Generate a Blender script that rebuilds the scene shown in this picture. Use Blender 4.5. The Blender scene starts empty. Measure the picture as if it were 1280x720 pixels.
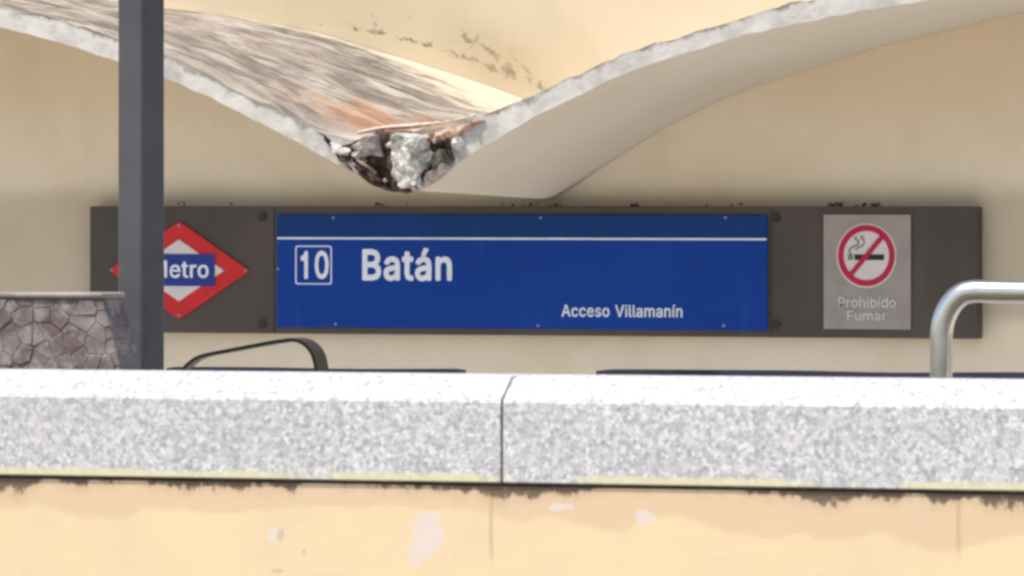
import bpy, bmesh, math, random
from math import radians as R, sin, cos, pi
from mathutils import Vector, noise as mnoise
from mathutils.geometry import delaunay_2d_cdt, tessellate_polygon
random.seed(7)
S = bpy.context.scene
C = S.collection

# ------------------------------------------------------------------ camera
F = 8000.0                      # focal length in photo pixels (photo is 1280 wide)
YAW = R(20)
CZ = 1.6
cam_d = bpy.data.cameras.new('camera'); cam = bpy.data.objects.new('camera', cam_d); C.objects.link(cam)
cam.location = (0, 0, CZ); cam.rotation_euler = (R(90), 0, YAW)
cam_d.sensor_width = 36; cam_d.lens = F / 1280 * 36
cam_d.shift_y = -110 / 1280
cam_d.clip_start = 0.1; cam_d.clip_end = 2000
cam_d.dof.use_dof = True; cam_d.dof.focus_distance = 22.5; cam_d.dof.aperture_fstop = 19
S.camera = cam
S.cycles.filter_width = 2.9

# ------------------------------------------------------------------ light
w = bpy.data.worlds.new('World'); S.world = w; w.use_nodes = True
wn = w.node_tree.nodes; wl = w.node_tree.links
bg = wn['Background']; sky = wn.new('ShaderNodeTexSky'); sky.sky_type = 'NISHITA'; sky.sun_disc = False
SUN_EL, SUN_AZ = R(62.5), R(35)   # azimuth: left of the facade's own normal, camera side
sky.sun_elevation = SUN_EL
sdir = Vector((-sin(SUN_AZ) * cos(SUN_EL), -cos(SUN_AZ) * cos(SUN_EL), sin(SUN_EL)))   # towards the sun
sky.sun_rotation = math.atan2(sdir.x, sdir.y)
sky.dust_density = 2.5
wl.new(sky.outputs[0], bg.inputs[0]); bg.inputs[1].default_value = 0.15
sun_d = bpy.data.lights.new('sun', 'SUN'); sun = bpy.data.objects.new('sun', sun_d); C.objects.link(sun)
sun_d.energy = 3.1; sun_d.angle = R(0.5); sun_d.color = (1.0, 0.935, 0.84)
sun.rotation_euler = sdir.to_track_quat('Z', 'Y').to_euler(); sun.location = (-10, -10, 30)
S.view_settings.view_transform = 'Standard'; S.view_settings.look = 'None'
S.view_settings.exposure = 0.50; S.view_settings.gamma = 1

# ------------------------------------------------------------------ helpers
fw = Vector((-sin(YAW), cos(YAW), 0)); rt = Vector((cos(YAW), sin(YAW), 0))
def P(px, py, Y):
    """where the line of sight through photo pixel (px, py) meets the plane y = Y"""
    d = fw + rt * ((px - 640) / F) + Vector((0, 0, (250 - py) / F))
    return Vector((0, 0, CZ)) + d * (Y / d.y)
def lin(r, g, b):
    f = lambda c: (c / 255) / 12.92 if c / 255 < .04045 else ((c / 255 + .055) / 1.055) ** 2.4
    return (f(r), f(g), f(b), 1)

def link(name, me, mats, parent=None, smooth=False):
    o = bpy.data.objects.new(name, me); C.objects.link(o)
    for m in (mats if isinstance(mats, (list, tuple)) else [mats]): me.materials.append(m)
    if smooth:
        for p in me.polygons: p.use_smooth = True
    if parent:
        o.parent = parent
        off = parent.location.copy()
        if parent.parent: off = Vector(parent['org'])
        me.transform(__import__('mathutils').Matrix.Translation(-off))
        o['org'] = tuple(off)
    return o
def from_bm(name, bm, mats, parent=None, smooth=False):
    bmesh.ops.recalc_face_normals(bm, faces=bm.faces)
    me = bpy.data.meshes.new(name); bm.to_mesh(me); bm.free()
    return link(name, me, mats, parent, smooth)
def thing(name, label, cat, loc, group=None):
    o = bpy.data.objects.new(name, None); C.objects.link(o); o.location = loc
    o.empty_display_size = .2
    o['label'] = label; o['category'] = cat; o['org'] = tuple(loc)
    if group: o['group'] = group
    return o
def box(bm, x0, x1, y0, y1, z0, z1, bev=0, seg=2):
    vs = [bm.verts.new(p) for p in [(x0,y0,z0),(x1,y0,z0),(x1,y1,z0),(x0,y1,z0),(x0,y0,z1),(x1,y0,z1),(x1,y1,z1),(x0,y1,z1)]]
    fs = [bm.faces.new([vs[i] for i in f]) for f in [(3,2,1,0),(4,5,6,7),(0,1,5,4),(1,2,6,5),(2,3,7,6),(3,0,4,7)]]
    if bev:
        es = list({e for f in fs for e in f.edges})
        bmesh.ops.bevel(bm, geom=es, offset=bev, segments=seg, affect='EDGES', profile=.5)
def boxo(name, dims, mat, parent=None, bev=0, seg=2):
    bm = bmesh.new(); box(bm, *dims, bev=bev, seg=seg); return from_bm(name, bm, mat, parent)
def prism(bm, pts, y0, y1):
    """polygon given as (x, z), from y0 (front) to y1"""
    a = [bm.verts.new((x, y0, z)) for x, z in pts]; b = [bm.verts.new((x, y1, z)) for x, z in pts]
    bm.faces.new(a); bm.faces.new(b[::-1]); n = len(pts)
    for i in range(n): bm.faces.new((a[i], b[i], b[(i+1) % n], a[(i+1) % n]))
def tube(bm, pts, r, n=20, cap=True):
    pts = [Vector(p) for p in pts]; rings = []
    up = Vector((0, 1, 0.0001))
    for i, p in enumerate(pts):
        t = (pts[min(i+1, len(pts)-1)] - pts[max(i-1, 0)]).normalized()
        a = up.cross(t).normalized(); b = t.cross(a).normalized()
        rings.append([bm.verts.new(p + a * r * cos(2*pi*k/n) + b * r * sin(2*pi*k/n)) for k in range(n)])
    for i in range(len(rings)-1):
        for k in range(n): bm.faces.new((rings[i][k], rings[i][(k+1)%n], rings[i+1][(k+1)%n], rings[i+1][k]))
    if cap: bm.faces.new(rings[0]); bm.faces.new(rings[-1])
def disc(bm, cx, cz, r, y0, y1, n=16): prism(bm, [(cx + r*cos(2*pi*k/n), cz + r*sin(2*pi*k/n)) for k in range(n)], y0, y1)
def fbm(p, s, o=4): return mnoise.fractal(Vector(p) * s, 1.0, 2.0, o)

# ------------------------------------------------------------------ material helper
class M:
    def __init__(s, name, rough=.8, metal=0, spec=.3):
        s.m = bpy.data.materials.new(name); s.m.use_nodes = True
        s.t = s.m.node_tree; s.b = s.t.nodes['Principled BSDF']
        s.b.inputs['Roughness'].default_value = rough; s.b.inputs['Metallic'].default_value = metal
        s.b.inputs['Specular IOR Level'].default_value = spec
        s.pos = s.t.nodes.new('ShaderNodeNewGeometry').outputs['Position']
    def n(s, k): return s.t.nodes.new(k)
    def set(s, sock, v):
        if isinstance(v, bpy.types.NodeSocket): s.t.links.new(v, sock)
        else: sock.default_value = v
    def math(s, op, a, b=0., c=0., clamp=False):
        x = s.n('ShaderNodeMath'); x.operation = op; x.use_clamp = clamp
        s.set(x.inputs[0], a); s.set(x.inputs[1], b); s.set(x.inputs[2], c); return x.outputs[0]
    def step(s, v, a, b, lo=0., hi=1.):
        x = s.n('ShaderNodeMapRange'); x.interpolation_type = 'SMOOTHSTEP'
        s.set(x.inputs[0], v); s.set(x.inputs[1], a); s.set(x.inputs[2], b); s.set(x.inputs[3], lo); s.set(x.inputs[4], hi); return x.outputs[0]
    def vec(s, v, scale=(1,1,1), loc=(0,0,0)):
        x = s.n('ShaderNodeMapping'); s.set(x.inputs[0], v); x.inputs['Scale'].default_value = scale; x.inputs['Location'].default_value = loc; return x.outputs[0]
    def noise(s, scale=5., detail=4., rough=.55, v=None, sc=(1,1,1), loc=(0,0,0), dist=0.):
        x = s.n('ShaderNodeTexNoise'); s.set(x.inputs['Vector'], s.vec(s.pos if v is None else v, sc, loc))
        x.inputs['Scale'].default_value = scale; x.inputs['Detail'].default_value = detail; x.inputs['Roughness'].default_value = rough
        x.inputs['Distortion'].default_value = dist; return x.outputs[0]
    def vor(s, scale=5., feat='F1', v=None, sc=(1,1,1), out='Distance'):
        x = s.n('ShaderNodeTexVoronoi'); x.feature = feat; s.set(x.inputs['Vector'], s.vec(s.pos if v is None else v, sc)); x.inputs['Scale'].default_value = scale; return x.outputs[out]
    def mix(s, f, a, b):
        x = s.n('ShaderNodeMix'); x.data_type = 'RGBA'; s.set(x.inputs[0], f); s.set(x.inputs[6], a); s.set(x.inputs[7], b); return x.outputs[2]
    def xyz(s, v=None):
        x = s.n('ShaderNodeSeparateXYZ'); s.set(x.inputs[0], s.pos if v is None else v); return x.outputs
    def blob(s, px, py, Y, rx, ry, edge=.35, wob=.9, nscale=4., ang=0):
        """a patch with ragged edge, centred where pixel (px,py) falls on plane Y; rx, ry in photo pixels"""
        c = P(px, py, Y); k = (P(px+1, py, Y) - c).x; kz = (c - P(px, py+1, Y)).z
        o = s.xyz()
        dx = s.math('MULTIPLY', s.math('SUBTRACT', o[0], c.x), 1/(rx*k)); dz = s.math('MULTIPLY', s.math('SUBTRACT', o[2], c.z), 1/(ry*kz))
        if ang:
            ca, sa = cos(ang), sin(ang)
            ux = s.math('MULTIPLY', s.math('SUBTRACT', o[0], c.x), 1.0); uz = s.math('MULTIPLY', s.math('SUBTRACT', o[2], c.z), 1.0)
            dx = s.math('MULTIPLY', s.math('ADD', s.math('MULTIPLY', ux, ca), s.math('MULTIPLY', uz, sa)), 1/(rx*kz))
            dz = s.math('MULTIPLY', s.math('SUBTRACT', s.math('MULTIPLY', uz, ca), s.math('MULTIPLY', ux, sa)), 1/(ry*kz))
        d = s.math('SQRT', s.math('ADD', s.math('MULTIPLY', dx, dx), s.math('MULTIPLY', dz, dz)))
        nn = s.math('MULTIPLY', s.math('SUBTRACT', s.noise(nscale, 5, .65, loc=(px*.01, py*.01, 0)), .5), wob*2)
        return s.step(s.math('ADD', d, nn), 1+edge*.5, 1-edge*.5)
    def bump(s, h, strength=.3, dist=.01):
        x = s.n('ShaderNodeBump'); x.inputs['Strength'].default_value = strength; x.inputs['Distance'].default_value = dist
        s.set(x.inputs['Height'], h); s.t.links.new(x.outputs[0], s.b.inputs['Normal']); return s
    def col(s, c): s.set(s.b.inputs['Base Color'], c); return s
    def uv(s): return s.n('ShaderNodeUVMap').outputs[0]

YW, YF, YC = 30.0, 28.0, 12.7    # facade, canopy front, parapet front

def plain(name, c, rough=.6, metal=0, spec=.3, var=.12, sc=8.):
    m = M(name, rough, metal, spec)
    n = m.noise(sc, 5, .6)
    c2 = tuple(x*(1-var*2) for x in c[:3]) + (1,)
    m.col(m.mix(m.step(n, .35, .7), c, c2)); m.bump(m.noise(sc*6, 3), .12, .002)
    return m.m

# facade paint
def mat_facade():
    m = M('facade_paint', .85, 0, .2)
    z = m.xyz()[2]
    base = (.67, .55, .395, 1); pale = (.69, .61, .485, 1)  # paler, greyer lower wall: light in the canopy's shade put into the colour
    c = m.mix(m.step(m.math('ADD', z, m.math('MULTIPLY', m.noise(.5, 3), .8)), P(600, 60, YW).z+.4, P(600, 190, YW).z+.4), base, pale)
    c = m.mix(m.math('MULTIPLY', m.step(m.noise(1.6, 7, .68), .42, .66), .32), c, (.56, .46, .32, 1))
    # vertical faint washes
    c = m.mix(m.math('MULTIPLY', m.step(m.noise(3.5, 3, .5, sc=(1, 1, .12)), .5, .75), .12), c, (.48, .40, .29, 1))
    # grey green mould above the valley
    c = m.mix(m.math('MULTIPLY', m.blob(500, 45, YW, 260, 75, 1.2, .6, 1.2, -.2), .5), c, (.47, .41, .25, 1))
    zone = m.blob(630, 70, YW, 85, 30, .9, .35, 3, -.5)
    o = m.xyz()
    for x0, y0, x1, y1, wd in ((575,40,640,82,.010), (612,82,684,112,.012), (556,62,626,88,.006), (425,30,545,58,.007), (640,60,664,96,.006), (585,62,600,44,.005)):
        A, Bq = P(x0, y0, YW), P(x1, y1, YW); dx, dz = Bq.x-A.x, Bq.z-A.z; Lq = math.hypot(dx, dz); dx, dz = dx/Lq, dz/Lq
        ex_ = m.math('SUBTRACT', o[0], A.x); ez_ = m.math('SUBTRACT', o[2], A.z)
        al = m.math('ADD', m.math('MULTIPLY', ex_, dx), m.math('MULTIPLY', ez_, dz))
        pe = m.math('SUBTRACT', m.math('MULTIPLY', ex_, dz), m.math('MULTIPLY', ez_, dx))
        pe = m.math('ABSOLUTE', m.math('ADD', pe, m.math('MULTIPLY', m.math('SUBTRACT', m.noise(7, 6, .75, loc=(x0*.01, 0, 0)), .5), .16)))
        k = m.math('MULTIPLY', m.math('MULTIPLY', m.step(al, -.03, .05), m.step(al, Lq+.03, Lq-.05)), m.step(pe, wd*2.0, wd*.3))
        k = m.math('MULTIPLY', k, m.step(m.noise(13, 4, .7, loc=(y0*.1, 0, 2)), .43, .55))
        c = m.mix(m.math('MULTIPLY', k, .8), c, (.12, .10, .065, 1))
    c = m.mix(m.math('MULTIPLY', m.blob(625, 80, YW, 80, 34, 1.3, .5, 4, -.5), .38), c, (.40, .30, .19, 1))
    zone2 = m.blob(470, 30, YW, 160, 22, .9, .35, 3, -.2)
    spot = m.step(m.noise(11, 5, .75, loc=(3, 1, 7)), .61, .68)
    c = m.mix(m.math('MULTIPLY', m.math('MULTIPLY', zone2, spot), .55), c, (.13, .12, .07, 1))
    c = m.mix(m.math('MULTIPLY', m.math('MULTIPLY', zone, m.step(m.noise(16, 5, .75, loc=(1, 5, 7)), .60, .68)), .6), c, (.15, .13, .10, 1))
    # grime line just above the sign board
    zt = P(600, 258, YW).z
    g = m.step(m.math('ADD', z, m.math('MULTIPLY', m.noise(2.5, 4, .6), -.14)), zt+.09, zt-.07)
    lo = m.step(z, zt-.6, zt-.5)
    c = m.mix(m.math('MULTIPLY', m.math('MULTIPLY', g, lo), .42), c, (.25, .19, .13, 1))
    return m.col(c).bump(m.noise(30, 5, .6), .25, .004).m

def mat_soffit():
    m = M('soffit_paint', .85, 0, .2)
    c = m.mix(m.step(m.noise(1.5, 5, .6), .35, .7), (.55, .515, .455, 1), (.52, .48, .41, 1))
    return m.col(c).bump(m.noise(25, 5, .6), .25, .004).m

def mat_fascia():
    m = M('fascia_paint', .8, 0, .25)
    uv = m.xyz(m.uv())
    c = m.mix(m.step(m.noise(6, 5, .65), .42, .66), (.52, .50, .46, 1), (.38, .37, .33, 1))
    e = m.math('ADD', uv[1], m.math('MULTIPLY', m.math('SUBTRACT', m.noise(7, 6, .72), .5), 1.7))
    c = m.mix(m.math('MULTIPLY', m.step(e, .80, 1.05), .85), c, (.20, .175, .15, 1))
    c = m.mix(m.math('MULTIPLY', m.step(m.noise(20, 5, .75), .63, .7), .7), c, (.20, .18, .15, 1))
    return m.col(c).bump(m.noise(22, 6, .65), .5, .012).m

def mat_shelltop():
    m = M('weathered_concrete', .9, 0, .15)
    uv = m.uv(); o = m.xyz(uv)
    n1 = m.noise(1.0, 6, .68, v=uv, sc=(6, 9, 1), dist=1.0)
    n2 = m.noise(1.0, 6, .72, v=uv, sc=(9, 24, 1), loc=(3, 2, 0), dist=.9)
    mm = m.math('ADD', m.math('MULTIPLY', n1, .55), m.math('MULTIPLY', n2, .45))
    c = m.mix(m.step(mm, .40, .63), (.16, .14, .12, 1), (.47, .425, .365, 1))
    c = m.mix(m.step(m.noise(1, 5, .6, v=uv, sc=(14, 60, 1), loc=(9, 0, 0)), .57, .68), c, (.10, .085, .075, 1))
    c = m.mix(m.math('MULTIPLY', m.step(m.noise(1, 4, .6, v=uv, sc=(6, 20, 1), loc=(2, 7, 0)), .55, .65), .35), c, (.33, .21, .15, 1))
    # clean cream render along the facade
    e = m.math('ADD', o[1], m.math('MULTIPLY', m.math('SUBTRACT', n2, .5), .55))
    e = m.math('ADD', e, m.step(o[0], .62, 1.0, 0, .28))
    c = m.mix(m.step(e, .90, 1.08), c, (.66, .57, .43, 1))
    # exposed brick-coloured patch beside the valley
    du = m.math('MULTIPLY', m.math('SUBTRACT', o[0], .93), 1/.15); dv = m.math('MULTIPLY', m.math('SUBTRACT', o[1], .27), 1/.17)
    d = m.math('SQRT', m.math('ADD', m.math('MULTIPLY', du, du), m.math('MULTIPLY', dv, dv)))
    d = m.math('ADD', d, m.math('MULTIPLY', m.math('SUBTRACT', n2, .5), 3.4))
    c = m.mix(m.math('MULTIPLY', m.step(d, 1.05, .8), .9), c, m.mix(m.step(n1, .4, .6), (.33, .18, .12, 1), (.48, .34, .235, 1)))
    return m.col(c).bump(mm, .8, .05).m

def mat_granite():
    m = M('speckled_granite', .7, 0, .3)
    a = m.noise(72, 4, .7); b = m.noise(105, 3, .75, loc=(4, 4, 4)); k = m.vor(60)
    c = m.mix(m.step(a, .38, .62), (.40, .395, .395, 1), (.60, .585, .57, 1))
    c = m.mix(m.math('MULTIPLY', m.step(b, .54, .63), .6), c, (.29, .295, .325, 1))
    c = m.mix(m.math('MULTIPLY', m.step(m.noise(60, 2, .5, loc=(9, 1, 2)), .56, .64), .55), c, (.70, .69, .67, 1))
    cell = m.xyz(m.vor(115, out='Color'))
    c = m.mix(m.math('MULTIPLY', m.step(cell[0], .84, .88), .6), c, (.27, .27, .30, 1))
    c = m.mix(m.math('MULTIPLY', m.step(cell[1], .86, .90), .7), c, (.74, .73, .71, 1))
    c = m.mix(m.math('MULTIPLY', m.step(m.noise(2.2, 5, .65, sc=(1, 1, .5)), .45, .7), .25), c, (.42, .41, .385, 1))
    z = m.xyz()[2]; zb = P(640, 605, YC).z
    y = m.step(m.math('ADD', z, m.math('MULTIPLY', m.noise(5, 3), .012)), zb+.030, zb+.018)
    y = m.math('MULTIPLY', y, m.step(m.noise(3, 4, .6, loc=(2, 2, 2)), .38, .5))
    c = m.mix(m.math('MULTIPLY', y, .8), c, (.64, .60, .36, 1))
    return m.col(c).bump(a, .15, .003).m

def mat_parapet():
    m = M('parapet_paint', .85, 0, .2)
    o = m.xyz(); z = o[2]; zb = P(640, 605, YC).z
    c = m.mix(m.step(m.noise(2.2, 5, .6), .38, .66), (.74, .575, .35, 1), (.69, .545, .35, 1))
    # darker pinkish band below the coping, ragged lower limit
    l = m.math('ADD', z, m.math('MULTIPLY', m.noise(3.2, 3, .5, sc=(1, 1, .5)), .22))
    dropr = m.math('MULTIPLY', m.step(o[0], P(500, 600, YC).x, P(1200, 600, YC).x), .035)
    l = m.math('ADD', l, dropr)
    c = m.mix(m.math('MULTIPLY', m.step(l, zb+.045, zb+.062), .7), c, (.62, .455, .30, 1))
    # flaked patches of pale undercoat
    for (px, py, rx, ry, a) in ((532, 655, 20, 16, .4), (527, 688, 26, 14, .5), (340, 668, 9, 8, 0), (805, 645, 14, 10, 0), (700, 634, 16, 5, 0)):
        c = m.mix(m.math('MULTIPLY', m.blob(px, py, YC, rx, ry, .15, 1.5, 48, a), .8), c, (.66, .58, .53, 1))
    for (px, py, rx, ry) in ((350, 668, 5, 8), (378, 690, 3, 3), (345, 714, 8, 3)):
        c = m.mix(m.math('MULTIPLY', m.blob(px, py, YC, rx, ry, .5, 1.3, 34), .55), c, (.46, .36, .24, 1))
    # hairline vertical cracks
    for px, lim in ((1197, 700), (612, 720)):
        xc = P(px, 650, YC).x
        d = m.math('ABSOLUTE', m.math('SUBTRACT', m.math('ADD', o[0], m.math('MULTIPLY', m.noise(9, 4), .012)), xc+.006))
        c = m.mix(m.math('MULTIPLY', m.math('MULTIPLY', m.step(d, .008, .002), m.step(z, P(640, lim, YC).z, P(640, lim-40, YC).z)), .45), c, (.45, .30, .14, 1))
    # black grime hanging from the bed joint
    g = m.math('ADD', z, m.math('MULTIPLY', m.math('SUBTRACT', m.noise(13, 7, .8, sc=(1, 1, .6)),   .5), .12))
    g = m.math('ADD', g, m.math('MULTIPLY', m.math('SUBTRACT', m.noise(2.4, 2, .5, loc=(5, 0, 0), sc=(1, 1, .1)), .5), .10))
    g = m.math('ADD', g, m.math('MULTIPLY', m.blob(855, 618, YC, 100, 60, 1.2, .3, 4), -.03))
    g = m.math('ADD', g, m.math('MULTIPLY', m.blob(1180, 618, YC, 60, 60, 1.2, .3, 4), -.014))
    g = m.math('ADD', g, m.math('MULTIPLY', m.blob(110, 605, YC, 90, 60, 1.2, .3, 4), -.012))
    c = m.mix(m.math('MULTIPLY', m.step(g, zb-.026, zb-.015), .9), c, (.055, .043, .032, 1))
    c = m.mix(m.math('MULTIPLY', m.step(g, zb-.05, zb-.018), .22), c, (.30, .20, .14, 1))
    return m.col(c).bump(m.noise(24, 5, .6), .3, .004).m

def mat_board(name, a, b, rough=.55):
    m = M(name, rough, 0, .12 if 'blue' in name else .3)
    c = m.mix(m.step(m.noise(1.6, 4, .6), .35, .7), a, b)
    c = m.mix(m.math('MULTIPLY', m.step(m.noise(5, 5, .65, sc=(1, 1, .15)), .55, .75), .18), c, tuple(min(1, x*1.9+.03) for x in a[:3]) + (1,))
    return m.col(c).bump(m.noise(12, 3), .05, .002).m

def mat_stone():
    m = M('rubble_stone', .9, 0, .2)
    oi = m.n('ShaderNodeObjectInfo').outputs['Random']
    c = m.mix(oi, (.175, .15, .14, 1), (.225, .195, .18, 1))
    c = m.mix(m.math('MULTIPLY', m.step(m.noise(16, 5, .65), .48, .58), .75), c, (.30, .27, .25, 1))
    c = m.mix(m.math('MULTIPLY', m.step(m.noise(11, 5, .65, loc=(3, 3, 3)), .49, .58), .75), c, (.135, .095, .09, 1))
    return m.col(c).bump(m.noise(30, 5, .65), .6, .01).m

def mat_broken(name, a, b):
    m = M(name, .92, 0, .15)
    c = m.mix(m.step(m.noise(14, 6, .7), .4, .62), a, b)
    return m.col(c).bump(m.noise(35, 5, .7), .8, .02).m

MF, MS, MFA, MT = mat_facade(), mat_soffit(), mat_fascia(), mat_shelltop()
MG, MP = mat_granite(), mat_parapet()
M_board = mat_board('brown_sheet_metal', (.060, .049, .044, 1), (.076, .062, .056, 1))
M_blue = mat_board('blue_enamel', (.006, .043, .26, 1), (.008, .048, .285, 1), .7)
M_bluestrip = mat_board('dark_blue_enamel', (.007, .040, .165, 1), (.009, .043, .18, 1), .7)
M_white = plain('white_vinyl', (.72, .77, .88, 1), .6, var=.06)
M_red = plain('red_enamel', (.55, .018, .022, 1), .5, var=.08)
M_navy = plain('navy_enamel', (.012, .035, .23, 1), .5, var=.05)
M_grey = plain('grey_plate', (.30, .27, .255, 1), .55, var=.06)
M_ltxt = plain('pale_grey_print', (.58, .56, .55, 1), .6, var=.05)
M_ringw = plain('white_print', (.60, .56, .58, 1), .6, var=.04)
M_ring = plain('crimson_print', (.42, .012, .05, 1), .6, var=.04)
M_black = plain('black_print', (.012, .016, .016, 1), .6, var=.1)
M_smoke = plain('grey_print', (.16, .17, .17, 1), .6, var=.1)
M_bolt = plain('dark_bolt', (.034, .029, .026, 1), .6, var=.2)
M_rivet = plain('rivet_metal', (.24, .25, .28, 1), .5, .3, var=.1)
M_post = plain('slate_paint', (.078, .077, .081, 1), .5, 0, .4, var=.12, sc=4)
M_rail = plain('black_paint', (.018, .014, .015, 1), .45, 0, .3, var=.2)
M_dark = plain('dark_blue_metal', (.018, .017, .040, 1), .5, 0, .4, var=.2)
M_steel = M('brushed_steel', .24, 1.0, .5); M_steel.col(M_steel.mix(M_steel.step(M_steel.noise(12, 4), .4, .6), (.60, .59, .54, 1), (.52, .51, .46, 1))).bump(M_steel.noise(60, 3, sc=(1, 1, .1)), .05, .001); M_steel = M_steel.m
M_stone = mat_stone()
M_capst = plain('pale_cap_stone', (.33, .29, .265, 1), .85, var=.22, sc=9)
M_mortar = plain('dark_mortar', (.19, .16, .15, 1), .95, var=.25, sc=20)
M_pave = plain('pale_paving', (.66, .63, .57, 1), .9, var=.15, sc=3)
M_street = plain('street_paving', (.36, .34, .31, 1), .9, var=.15, sc=3)
M_brown = mat_broken('rust_brown_break', (.035, .025, .018, 1), (.15, .105, .075, 1))
M_core = mat_broken('grey_aggregate_break', (.30, .305, .275, 1), (.66, .63, .57, 1))
M_pink = mat_broken('pink_grey_break', (.30, .25, .23, 1), (.50, .44, .42, 1))
M_brick = mat_broken('terracotta_break', (.34, .17, .11, 1), (.56, .38, .28, 1))
M_rust = plain('rusty_iron', (.26, .19, .16, 1), .9, var=.3)

# ------------------------------------------------------------------ ground
PIT = -1.6
def sheet(name, x0, x1, y0, y1, z, mat, t=.2):
    o = boxo(name, (x0, x1, y0, y1, z-t, z), mat); o['kind'] = 'structure'; return o
bm = bmesh.new()                                 # street: one sheet to the horizon with the sunken court left open
X0, X1, Y0, Y1 = -26, 14, 14.9, 31.2
xs = [-600, X0, X1, 600]; ys = [-400, Y0, Y1, 900]
for i in range(3):
    for j in range(3):
        if i == 1 and j == 1: continue
        bm.faces.new([bm.verts.new(p) for p in ((xs[i], ys[j], 0), (xs[i+1], ys[j], 0), (xs[i+1], ys[j+1], 0), (xs[i], ys[j+1], 0))])
bmesh.ops.remove_doubles(bm, verts=bm.verts, dist=1e-4)
g = from_bm('ground', bm, M_street); g['kind'] = 'structure'
sheet('court_floor', X0, X1, Y0, Y1, PIT, M_pave)
for nm, d in (('court_side_wall', (X0-.3, X0-.003, Y0, Y1, PIT-.2, -.004)), ('court_side_wall', (X1+.003, X1+.3, Y0, Y1, PIT-.2, -.004)), ('court_front_wall', (X0, X1, Y0-.3, Y0-.003, PIT-.2, -.004))):
    o = boxo(nm, d, M_street); o['kind'] = 'structure'

# ------------------------------------------------------------------ entrance building
bc = P(640, 250, YW)
B = thing('entrance_building', 'cream station entrance wall with concrete vaulted canopy whose valley tip has broken away', 'building', (bc.x, YW, PIT))
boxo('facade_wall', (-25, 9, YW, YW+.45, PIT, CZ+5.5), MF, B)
boxo('roof_edge', (-25.1, 9.1, YW-.12, YW+.5, CZ+5.503, CZ+5.72), M_capst, B, .01)

def spl(pts, n):
    """resample a polyline smoothly (Catmull-Rom) to n points evenly by arc length"""
    q = [Vector(p) for p in pts]; q = [2*q[0]-q[1]] + q + [2*q[-1]-q[-2]]; out = []
    for i in range(1, len(q)-2):
        for k in range(24):
            t = k/24; a, b, c, d = q[i-1:i+3]
            out.append(.5*((2*b)+(c-a)*t+(2*a-5*b+4*c-d)*t*t+(3*b-a-3*c+d)*t**3))
    out.append(q[-2]); L = [0]
    for i in range(1, len(out)): L.append(L[-1]+(out[i]-out[i-1]).length)
    res = []; j = 0
    for k in range(n):
        s = L[-1]*k/(n-1)
        while j < len(L)-2 and L[j+1] < s: j += 1
        f = (s-L[j])/max(1e-9, L[j+1]-L[j]); res.append(out[j].lerp(out[j+1], min(1, f)))
    return res
# photo-pixel outlines, each from the vault's crown to the valley
FBL = [(-330,-24),(-220,-12),(-110,10),(0,34),(76,54),(144,76),(204,96),(307,144),(420,204),(462,226),(492,237),(512,239)]
FTL = [(-330,-56),(-220,-42),(-110,-14),(0,10),(70,24),(144,47),(204,70),(318,125),(393,161),(440,176),(490,168),(530,163)]
BTL = [(-140,-42),(-60,-32),(40,-16),(120,-3),(200,9),(300,22),(400,42),(500,72),(600,104),(655,124),(690,138),(715,146)]
BBL = [(-120,-10),(60,6),(200,50),(350,105),(500,165),(600,212),(655,240),(682,249)]
FBR = [(512,239),(531,233),(560,213),(593,190),(640,163),(680,140),(720,121),(774,95),(820,78),(867,63),(961,37),(1055,18),(1149,2),(1250,-10),(1380,-20)]
FTR = [(530,163),(560,158),(600,146),(658,123),(680,113),(720,94),(774,70),(820,55),(867,41),(961,13),(1020,-3),(1100,-20),(1230,-42),(1380,-54)]
BTR = [(715,146),(760,132),(850,95),(1000,40),(1150,5),(1300,-20),(1500,-42)]
BBR = [(682,249),(696,246),(722,230),(750,211),(795,182),(844,153),(919,117),(1008,87),(1064,70),(1109,55),(1200,34),(1280,16),(1500,-14)]
NU = 170
def curves(lists):
    out = []
    for l, Y in lists:
        out.append([P(p.x, p.y, Y) for p in spl([(a, b, 0) for a, b in l], NU)])
    return out
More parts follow.
